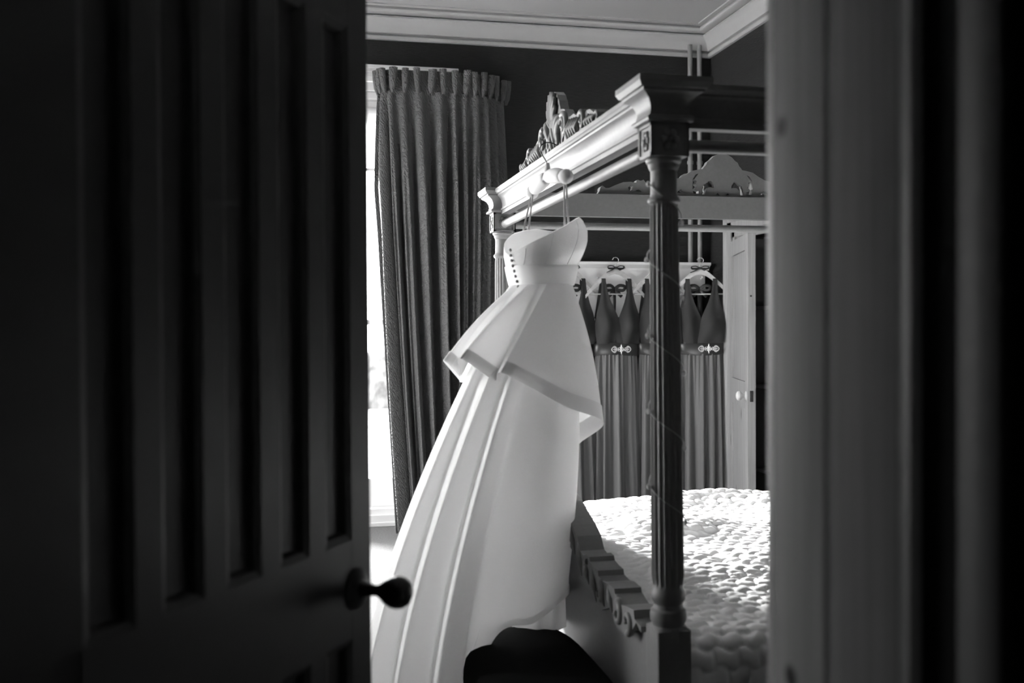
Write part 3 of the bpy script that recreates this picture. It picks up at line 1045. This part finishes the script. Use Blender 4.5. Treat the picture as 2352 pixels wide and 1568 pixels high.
# bodice ------------------------------------------------------------------
TOP = [(0, 1.702), (-14, 1.718), (-28, 1.731), (-42, 1.734), (-58, 1.727), (-75, 1.711), (-90, 1.692), (-120, 1.655), (-145, 1.626), (-165, 1.618), (-180, 1.628), (-200, 1.668), (-225, 1.70), (-250, 1.715), (-270, 1.72), (-300, 1.71), (-330, 1.698)]
ta = np.array([t[0] for t in TOP] + [-360], float)
tz = np.array([t[1] for t in TOP] + [1.702])
NB = 144


def bod(a, z):
    h = (z - WZ1) / .14
    xs_ = np.interp(z, [1.52, 1.585, 1.62, 1.66, 1.70, 1.73, 1.76], [.682, .668, .662, .664, .68, .70, .72])
    xe_ = np.interp(z, [1.52, 1.585, 1.62, 1.66, 1.70, 1.73, 1.76], [.884, .90, .915, .927, .930, .914, .88])
    cx, rx = (xs_ + xe_) / 2, (xe_ - xs_) / 2
    ry = .132 + .022 * math.sin(max(0, min(1, h)) * PI * .6)
    ar = math.radians(a)
    bust = 1 + .06 * math.exp(-((abs(((a + 180) % 360) - 180) - 42) / 26) ** 2) * math.sin(max(0, min(1, h * 1.1)) * PI)
    return (cx + rx * math.cos(ar) * bust, DY + ry * math.sin(ar) * bust, z)


rows = []
for r in range(22):
    f = r / 21
    ro = []
    for i in range(NB):
        a = -360 * i / NB
        zt_ = np.interp(-a, -ta, tz)
        ro.append(loc(bod(a, WZ1 - .01 + (zt_ - WZ1 + .01) * f)))
    rows.append(ro)
rows2 = []                                        # turned-in top edge and lining
for dz, dr_ in ((.002, .997), (-.001, .985), (-.04, .975), (-.1, .97)):
    ro = []
    for i in range(NB):
        a = -360 * i / NB
        zt_ = np.interp(-a, -ta, tz)
        z = max(zt_ + dz, WZ1 - .01)
        p = bod(a, z)
        cx = .785
        ro.append(loc((cx + (p[0] - cx) * dr_, DY + (p[1] - DY) * dr_, z)))
    rows2.append(ro)
bodice = MB().grid(rows, closed_v=True).build('bodice', 'gown', gown, 180, fix=False)
MB().grid(rows2, closed_v=True).build('bodice_lining', 'gown', bodice, 180, 'white inner lining of the bodice', fix=False)
for a in (-30, -62, -100, -135):                  # raised seams
    zt_ = float(np.interp(-a, -ta, tz))
    MB().tube([loc(bod(a + 4 * math.sin(f * 2), WZ1 + (zt_ - WZ1 - .003) * f)) for f in np.linspace(0, 1, 10)], .0011, 5).build('seam', 'gown', bodice, 180)
# waistband
rows = []
for z, o in ((WZ0, -.004), (WZ0 + .001, .003), (WZ0 + .03, .0045), (WZ1 - .001, .004), (WZ1, -.004)):
    ro = []
    for i in range(NB):
        a = -360 * i / NB
        p = bod(a, z)
        ar = math.radians(a)
        ro.append(loc((p[0] + o * math.cos(ar), p[1] + o * math.sin(ar), z)))
    rows.append(ro)
MB().grid(rows, closed_v=True).build('waistband', 'gown_band', gown, 50, fix=False)
for k in range(8):
    z = 1.632 - .0165 * k
    p = bod(-158 + 1.0 * k, z)
    MB().ball(loc((p[0] - .004, p[1] - .003, z)), .0052, 8).build('button', 'button', gown, 180)

# peplum ------------------------------------------------------------------
PEP = [(-25, (0.955, 3.032, 1.083)), (-55, (0.806, 2.926, 1.145)), (-78, (0.69, 2.868, 1.205)), (-94, (0.60, 2.822, 1.25)), (-99, (0.577, 2.84, 1.256)), (-110, (0.603, 3.01, 1.225)), (-117, (0.55, 2.97, 1.255)), (-127, (0.492, 2.908, 1.29)), (-132, (0.476, 2.93, 1.293)),
       (-146, (0.512, 3.10, 1.235)), (-158, (0.475, 3.07, 1.27)), (-166, (0.456, 3.085, 1.284)), (-188, (0.53, 3.24, 1.217)), (-212, (0.56, 3.39, 1.20)), (-230, (0.615, 3.392, 1.189)), (-250, (0.657, 3.519, 1.104)),
       (-275, (0.784, 3.434, 1.019)), (-305, (0.90, 3.286, 0.913)), (-345, (0.915, 3.18, 0.998))]


def pep_surface(t0, t1, nt, off=0.0, ncol=320):
    S_ = []
    for a, h in PEP:
        w_ = np.array(waist(a, WZ0 + .004))
        h = np.array(h)
        st = []
        for t in np.linspace(t0, t1, nt):
            p = w_ + (h - w_) * t
            ar = math.radians(a)
            bul = .016 * math.sin(PI * t) + off
            st.append(p + np.array([math.cos(ar), math.sin(ar), .15]) * bul)
        S_.append(st)
    return cr(np.array(S_), ncol, closed=True)


pp = pep_surface(0, 1, 40)
MB().grid([[loc(p) for p in col] for col in pp.tolist()], closed_u=True).build('peplum', 'gown_organza', gown, 180, fix=False)
hb_ = pep_surface(.885, 1.002, 8, .0035)
MB().grid([[loc(p) for p in col] for col in hb_.tolist()], closed_u=True).build('peplum_hem', 'gown_hem', gown, 180, 'wide stitched hem band of the peplum', fix=False)

# skirt with train ----------------------------------------------------------
SKT = [(-10, (.862, 3.16, .52), None, None), (-35, (.842, 3.06, .53), None, None), (-60, (.721, 2.979, .478), None, None), (-78, (.575, 2.957, .425), None, None), (-87, (.50, 2.93, .36), (.50, 2.93, .60), (.44, 2.90, .04)),
       (-95, (.424, 2.82, .02), (.44, 2.85, .56), (.34, 2.66, .014)), (-103, (.372, 2.735, .02), (.358, 2.77, .56), (.16, 2.52, .014)), (-107, (.347, 2.755, .02), (.333, 2.79, .56), (.1, 2.5, .014)), (-118, (.37, 2.957, .02), (.36, 2.98, .56), (.06, 2.63, .014)),
       (-130, (.275, 2.868, .02), (.26, 2.905, .56), (-.07, 2.58, .014)), (-135, (.248, 2.885, .02), (.235, 2.92, .56), (-.11, 2.6, .014)), (-150, (.27, 3.06, .02), (.245, 3.07, .57), (-.12, 2.78, .014)), (-165, (.175, 3.02, .02), (.165, 3.04, .55), (-.3, 2.85, .014)),
       (-182, (.212, 3.159, .02), (.185, 3.16, .55), (-.38, 3.05, .014)), (-200, (.18, 3.286, .02), (.18, 3.27, .55), (-.3, 3.3, .014)), (-222, (.297, 3.413, .02), (.28, 3.40, .5), (-.1, 3.55, .014)),
       (-245, (.445, 3.477, .03), (.45, 3.46, .45), (.25, 3.62, .014)), (-262, (.583, 3.498, .235), None, None), (-290, (.742, 3.413, .394), None, None), (-325, (.845, 3.28, .45), None, None)]


def skt_surface(nt=64, ncol=420, t0=0.0):
    S_ = []
    for a, h, ctl, end in SKT:
        w_ = np.array(waist(a, WZ0, .094, .126))
        h = np.array(h)
        ar = math.radians(a)
        o = np.array([math.cos(ar), math.sin(ar), 0])
        st = []
        for t in np.linspace(t0, 1, nt):
            if ctl is None:
                p = w_ + (h - w_) * t + o * .03 * math.sin(PI * min(1, t * 1.05)) * (1 if a > -70 or a < -255 else .6)
            else:
                if t < .8:
                    q_ = t / .8
                    c_ = np.array(ctl)
                    p = (1 - q_) ** 2 * w_ + 2 * q_ * (1 - q_) * c_ + q_ * q_ * h
                else:
                    q_ = (t - .8) / .2
                    p = h + (np.array(end) - h) * q_
                    p[2] = max(.012, h[2] * (1 - q_) + .014 + .02 * math.sin(q_ * PI))
            st.append(p)
        S_.append(st)
    return cr(np.array(S_), ncol, closed=True)


sk_ = skt_surface()
sk_[:, :, 2] = np.maximum(sk_[:, :, 2], .008)
MB().grid([[loc(p) for p in col] for col in sk_.tolist()], closed_u=True).build('skirt', 'gown', gown, 180, fix=False)
hb2 = skt_surface(6, 420, .978)
hb2[:, :, 2] = np.maximum(hb2[:, :, 2], .009)
mid_ = hb2.mean(axis=(0, 1))
out_ = hb2 - np.array([DX, DY, 0])
out_[:, :, 2] = 0
out_ /= np.linalg.norm(out_, axis=2, keepdims=True)
hb2 = hb2 + out_ * .0025
MB().grid([[loc(p) for p in col] for col in hb2.tolist()], closed_u=True).build('skirt_hem', 'gown_organza', gown, 180, 'stitched hem band of the skirt', fix=False)
# inner lining hanging below the front hem
rows = []
for r in range(24):
    z = 1.25 - (1.25 - .408) * r / 23
    f = r / 23
    rows.append([loc((.775 + (.085 + .012 * f + .006 * f * math.sin(7 * a_)) * math.cos(a_), 3.215 + (.12 + .02 * f + .008 * f * math.sin(9 * a_)) * math.sin(a_), z)) for a_ in np.linspace(0, 2 * PI, 72, endpoint=False)])
lin = MB().grid(rows, closed_v=True).build('underskirt', 'gown_hem', gown, 180, 'straight inner lining below the front hem', fix=False)
# hanging ribbons from hanger to bodice
for y0_, x0_, y1_, x1_, z1_ in ((2.985, .818, 3.02, .83, 1.716), (2.965, .818, 3.03, .845, 1.722), (3.335, .802, 3.285, .755, 1.712), (3.32, .802, 3.29, .775, 1.716)):
    n_ = 14
    rws = []
    for i in range(n_):
        f = i / (n_ - 1)
        x, y, z = x0_ + (x1_ - x0_) * f, y0_ + (y1_ - y0_) * f, 1.86 + (z1_ - .01 - 1.86) * f
        w_ = .0022 + .0012 * f
        rws.append([(x - w_, y - .0008, z), (x + w_, y - .0008, z), (x + w_, y + .0008, z), (x - w_, y + .0008, z)])
    MB().grid([[loc(p) for p in r] for r in rws], closed_v=True).build('hanging_ribbon', 'ribbon', gown)

# padded hanger -------------------------------------------------------------
hg = thing('padded_hanger', 'white padded satin hanger hooked over the bed canopy rail', 'hanger', None, (.81, 3.16, 1.85))
N_, F_ = Vector((.82, 2.935, 1.845)), Vector((.80, 3.366, 1.845))
Cc = Vector((.81, 3.16, 1.878))


def hp(f):
    """f: -1 far end .. +1 near end"""
    e_ = N_ if f > 0 else F_
    g = abs(f)
    p = Cc + (e_ - Cc) * g
    p.z -= .012 * math.sin(PI * g) * -1 * .4
    return p - Vector((.81, 3.16, 1.85))


for s in (1, -1):
    fs = np.linspace(.04, .74, 14)
    MB().tube([hp(s * f) for f in fs], [.017 + .008 * math.sin(PI * (f - .04) / .70) ** .5 for f in fs], 16).build('padded_arm', 'padding', hg, 180)
    fs = np.linspace(.76, 1.0, 11)
    MB().tube([hp(s * f) for f in fs], [max(.004, .0235 * math.sin(PI * (.12 + .88 * (f - .76) / .24)) ** .5) for f in fs], 16).build('padded_end', 'padding', hg, 180)
MB().tube([(0, .0, .018), (0, 0, .04), (.001, 0, .06), (.001, 0, .074)], [.018, .012, .009, .006], 12).build('padded_neck', 'padding', hg, 180)
hk = [(.001, 0, .07), (-.008, .004, .088), (-.018, .006, .104), (-.022, .008, .120), (-.016, .010, .134), (-.002, .011, .142), (.016, .011, .142), (.030, .011, .137), (.040, .011, .131)]
MB().tube(cr(hk, 40).tolist(), .0019, 8).build('hook', 'wire', hg, 180)

# ------------------------------------------------------------------ dark ottoman at the foot of the bed
ot = thing('ottoman', 'black velvet upholstered ottoman at the foot of the bed under the gown', 'ottoman', None, (.672, 2.80, 0))
HXo, HYo = .193, .40
rows = []
for z, k in ((.10, .93), (.12, .97), (.2, 1.0), (.27, 1.0), (.30, .985), (.315, .975)):
    rows.append([(HXo * k * math.copysign(abs(math.cos(a_)) ** .45, math.cos(a_)), HYo * k * math.copysign(abs(math.sin(a_)) ** .45, math.sin(a_)), z) for a_ in np.linspace(0, 2 * PI, 64, endpoint=False)])
m = MB().grid(rows, closed_v=True)
m.f.append(tuple(range(64))[::-1])
m.build('base', 'velvet', ot, 60)
rows = []
for z, k in ((.316, .95), (.32, .985), (.345, 1.0), (.375, .995), (.402, .95), (.416, .86), (.424, .68), (.428, .42), (.429, .08)):
    rows.append([(HXo * k * math.copysign(abs(math.cos(a_)) ** .5, math.cos(a_)), HYo * k * math.copysign(abs(math.sin(a_)) ** .5, math.sin(a_)), z) for a_ in np.linspace(0, 2 * PI, 64, endpoint=False)])
m = MB().grid(rows, closed_v=True)
m.f.append(tuple(range(64))[::-1])
m.f.append(tuple(range(len(m.v) - 64, len(m.v))))
m.build('cushion', 'velvet', ot, 180)
MB().tube([(HXo * .99 * math.copysign(abs(math.cos(a_)) ** .45, math.cos(a_)), HYo * .99 * math.copysign(abs(math.sin(a_)) ** .45, math.sin(a_)), .316) for a_ in np.linspace(0, 2 * PI, 64, endpoint=False)], .006, 6, closed=True).build('piping', 'velvet', ot, 180)
for sx in (-1, 1):
    for sy in (-1, 1):
        MB().lathe([(.014, 0), (.018, .01), (.014, .03), (.02, .06), (.024, .10)], (sx * .13, sy * .31, 0), (0, 0, 1), 14).build('leg', 'darkwood', ot, 50)

# ================================================================== COAT RACK AND BRIDESMAID DRESSES
rk = thing('coat_rack', 'white painted wall rack with moulded top shelf carrying the grey dresses', 'coat rack', None, (2.3, YB - .066, 0))
for x in (-.5, .0, .5):
    MB().box(x - .03, x + .03, 0, .066, 1.70, 1.78).build('wall_batten', 'rackwhite', rk)
rx0, rx1 = 1.62 - 2.3, 2.975 - 2.3
tp = [(0, 1.80), (.022, 1.80), (.022, 1.812), (.03, 1.818), (.045, 1.83), (.06, 1.836), (.062, 1.855), (0, 1.855)]
MB().extrude_profile(tp, (rx0, 0, 0), (rx1 + .03, 0, 0), (0, -1, 0)).build('top_shelf', 'rackwhite', rk, 30)
MB().box(rx0, rx1, -.022, 0, 1.675, 1.80, .002).build('back_board', 'rackwhite', rk)
MB().box(rx0, rx1, -.036, 0, 1.648, 1.675, .004).build('lower_moulding', 'rackwhite', rk)
MB().box(rx0, 2.80 - 2.3, -.014, 0, 1.42, 1.648, .002).build('lower_board', 'rackwhite', rk)
for x in np.arange(rx0 + .12, rx1, .2):
    MB().tube([(x, -.02, 1.74), (x, -.035, 1.735), (x, -.05, 1.74), (x, -.058, 1.752)], [.006, .005, .006, .009], 8).build('peg', 'rackwhite', rk, 180)

rngd = random.Random(3)


def sheet(m, inner, outer, zs, yf, n=9):
    """cloth panel between two edge curves"""
    rows = []
    for i, z in enumerate(zs):
        rows.append([(inner[i] + (outer[i] - inner[i]) * j / n, yf(inner[i] + (outer[i] - inner[i]) * j / n, z, j / n), z) for j in range(n + 1)])
    m.grid(rows)


def hanger(x, y, z, rz, lab):
    h = thing('wooden_hanger', lab, 'hanger', 'wooden hangers on the coat rack', (x, y, z), rz)     # origin at the neck
    for s in (-1, 1):
        prof = cr([(0, .0), (.05, -.018), (.12, -.075), (.19, -.142), (.228, -.185)], 16)
        rows = []
        for i, (px, pz) in enumerate(prof):
            f = i / 15
            wd = .022 - .010 * f
            th = .007
            rows.append([(s * px, -th, pz + wd), (s * px, th, pz + wd), (s * px, th, pz - wd), (s * px, -th, pz - wd)])
        m = MB().grid(rows, closed_v=True)
        m.f += [(0, 1, 2, 3), (60, 61, 62, 63)]
        m.build('arm', 'hangerwood', h, 40)
    MB().tube([(-.19, 0, -.165), (.19, 0, -.165)], .005, 8).build('trouser_bar', 'hangerwood', h, 60)
    MB().tube(cr([(0, 0, .015), (0, 0, .04), (.003, .0, .052), (.022, .0, .066), (.026, .0, .082), (.012, .0, .096), (-.010, .0, .094), (-.02, 0, .080)], 26).tolist(), .0021, 6).build('hook', 'crystal', h, 180, 'bright metal hook')
    m = MB()
    for s in (-1, 1):
        m.tube(cr([(0, -.012, .022), (s * .03, -.02, .036), (s * .06, -.018, .032), (s * .055, -.014, .018), (s * .02, -.012, .018), (0, -.012, .022)], 20).tolist(), [.0035] * 20, 6, flat=2.2)
        m.tube([(0, -.012, .022), (s * .03, -.016, .006), (s * .07, -.014, .022 if s > 0 else -.01)], [.004, .004, .003], 6, flat=2.2)
    m.ball((0, -.014, .023), .009, 8)
    m.build('ribbon_bow', 'bow', h, 180, 'dark ribbon bow tied at the hook')
    return h


def brooch(parent, cx, cy, cz, rz=0.0):
    m = MB()

    def P(u, vv, d=0):
        return (cx + u * math.cos(rz), cy - d + u * math.sin(rz), cz + vv)
    for k in range(8):                                   # centre star
        a_ = k * PI / 4
        L = .034 if k % 2 == 0 else .022
        m.tube([P(0, 0, .003), P(L * .55 * math.cos(a_), L * .7 * math.sin(a_), .006), P(L * .8 * math.cos(a_), L * 1.1 * math.sin(a_), .003)], [.003, .005, .001], 6)
    m.ball(P(0, 0, .005), .006, 8)
    for s in (-1, 1):
        for k in range(5):
            a_ = k * 2 * PI / 5
            m.ball(P(s * .026 + .010 * math.cos(a_), .010 * math.sin(a_), .003), .0048, 6)
        m.ball(P(s * .026, 0, .005), .005, 6)
        for k in range(9):
            m.ball(P(s * (.040 + .018 * (k % 3) / 2), .014 * ((k // 3) - 1), .003), .0046, 6)
        loop = [P(s * (.052 + .020 * math.cos(a_) if math.cos(a_) * 1 > 0 else .052 + .016 * math.cos(a_)), (.022 - .008 * max(0, math.cos(a_))) * math.sin(a_), .003) for a_ in np.linspace(0, 2 * PI, 18, endpoint=False)]
        m.tube(loop, .004, 6, closed=True)
        m.ball(P(s * .048, .006, .004), .004, 6)
        m.ball(P(s * .048, -.006, .004), .004, 6)
    m.build('brooch', 'crystal', parent, 60, 'sparkling crystal brooch')


def bridesmaid(x, y, rz, lab, seed, bro=0.0, skew=0.0, wsk=1.0):
    t = thing('bridesmaid_dress', lab, 'dress', 'bridesmaid dresses on the coat rack', (x, y, 0), rz)
    rd = random.Random(seed)
    p1, p2 = rd.uniform(0, 6), rd.uniform(0, 6)
    zs = np.linspace(1.265, 1.715, 24)
    for s in (-1, 1):
        drop = .0
        inn = np.interp(zs, [1.265, 1.36, 1.46, 1.56, 1.64, 1.715], [-.03, -.018, .006, .05, .074, .082])
        out = np.interp(zs, [1.265, 1.33, 1.40, 1.48, 1.56, 1.64, 1.715], [.158, .168, .172, .158, .134, .118, .114])
        zz = zs + drop

        def yf(px, z, u, s=s):
            bust = .05 * math.exp(-((z - 1.40) / .09) ** 2) * math.exp(-((px - .085) / .06) ** 2)
            h = (z - 1.265) / .45
            pl = .008 * math.sin(u * 9 + p1 + s) * (1 - h)
            return -.062 - bust + .045 * h ** 1.5 + .5 * max(0, px - .06) ** 1.6 + pl - (.004 if s > 0 else 0)
        m = MB()
        rows = []
        for i, z in enumerate(zz):
            rows.append([(s * (inn[i] + (out[i] - inn[i]) * j / 12) + skew * (z - 1.265), yf(inn[i] + (out[i] - inn[i]) * j / 12, z, j / 12), z) for j in range(13)])
        m.grid(rows)
        # strap over the hanger and down behind
        rows = []
        for f in np.linspace(0, 1, 12):
            a_ = f * PI
            rows.append([(s * xx + skew * .45, -.017 * math.cos(a_), 1.715 + .016 * math.sin(a_) - (.0 if f < 1 else .0)) for xx in (.082, .093, .104, .114)])
        for f in np.linspace(.05, 1, 8):
            rows.append([(s * (xx + (.06 * f if xx < .1 else .045 * f) * (1 if False else .8)) + skew * .45 * (1 - f), .017 + .012 * f, 1.715 - .27 * f) for xx in (.078, .09, .102, .114)])
        m.grid(rows)
        m.build('bodice_panel', 'maid_dark', t, 180, fix=False)
    m = MB()
    rows = []
    for z in np.linspace(1.265, 1.45, 8):
        rows.append([(xx * (1 - .10 * (z - 1.265) / .2), .030 - 1.2 * xx * xx, z + .02 * abs(xx) / .16) for xx in np.linspace(-.168, .168, 15)])
    m.grid(rows).build('back_panel', 'maid_dark', t, 180, fix=False)
    MB().tube([(0, .028, 1.45), (.004, .026, 1.56), (0, .018, 1.655)], [.011, .012, .012], 8, flat=.3).build('halter_strap', 'bow', t, 180)
    m = MB()
    for s in (-1, 1):
        m.tube(cr([(0, .012, 1.655), (s * .035, .004, 1.68), (s * .075, .002, 1.672), (s * .06, .004, 1.645), (0, .012, 1.652)], 16).tolist(), .012, 8, flat=.35)
        m.tube([(0, .010, 1.65), (s * .03, .004, 1.62), (s * .05, .0, 1.60)], [.012, .014, .012], 8, flat=.3)
    m.build('neck_bow', 'bow', t, 180, 'black ribbon bow at the nape')
    # belt
    rows = []
    for z, k in ((1.182, .985), (1.186, 1.01), (1.225, 1.015), (1.264, 1.01), (1.268, .985)):
        rows.append([(.168 * k * math.cos(a_), -.012 + .062 * k * math.sin(a_) * (1.0 if math.sin(a_) < 0 else .75), z + .006 * math.sin(a_ * 2 + p1)) for a_ in np.linspace(0, 2 * PI, 48, endpoint=False)])
    belt = MB().grid(rows, closed_v=True).build('belt', 'belt', t, 50)
    brooch(belt, bro, -.012 - .062 * math.sqrt(max(0, 1 - (bro / .168) ** 2)) - .005, 1.226, 0.0)
    # gathered skirt
    NCs = 220
    th = np.linspace(0, 2 * PI, NCs, endpoint=False)
    rows = []
    for r in range(46):
        f = r / 45
        z = 1.19 - (1.19 - .03) * f
        am = .003 + .024 * f ** .6
        fine = np.sin(30 * th + p1 + .8 * np.sin(3 * th)) * max(0, 1 - f * 1.9) * .006
        fold = am * (np.sin(11 * th + p2 + 1.2 * np.sin(2 * th + p1) + .5 * f) + .45 * np.sin(21 * th + p1 - .4 * f) * (1 - .5 * f))
        rx = .152 + (.085 * wsk) * f ** .75
        ry = .058 + .035 * f
        X_ = (rx + fold + fine) * np.cos(th) + skew * .02
        Y_ = -.012 + (ry + fold * 1.0 + fine) * np.sin(th) * np.where(np.sin(th) > 0, .62, 1.0)
        rows.append(np.stack([X_, Y_, np.full(NCs, z)], 1).tolist())
    MB().grid(rows, closed_v=True).build('skirt', 'maid', t, 180, fix=False)
    return t


YD = 6.805
for x, rz, lab, hl, sd, br, sk_w, ws_ in (
        (1.90, 0.12, 'grey long bridesmaid dress half hidden behind the wedding dress', 'wooden hanger partly hidden behind the wedding dress', 1, .0, .0, .3),
        (2.235, 0.06, 'grey long bridesmaid dress in full view with crystal brooch beside the wedding dress', 'wooden hanger in full view between wedding dress and bed post', 2, .012, .01, .3),
        (2.565, 0.04, 'grey long bridesmaid dress mostly hidden by the fluted bed post', 'wooden hanger mostly hidden by the fluted bed post', 3, .02, .0, .3),
        (2.862, -0.30, 'grey long bridesmaid dress with crystal brooch hanging next to the cupboard door', 'wooden hanger nearest the cupboard door', 4, .055, .02, .0)):
    yy_ = YD - (.02 if rz > -.2 else .06)
    hanger(x, yy_, 1.783, rz, hl)
    bridesmaid(x, yy_, rz, lab, sd, br, sk_w, ws_)
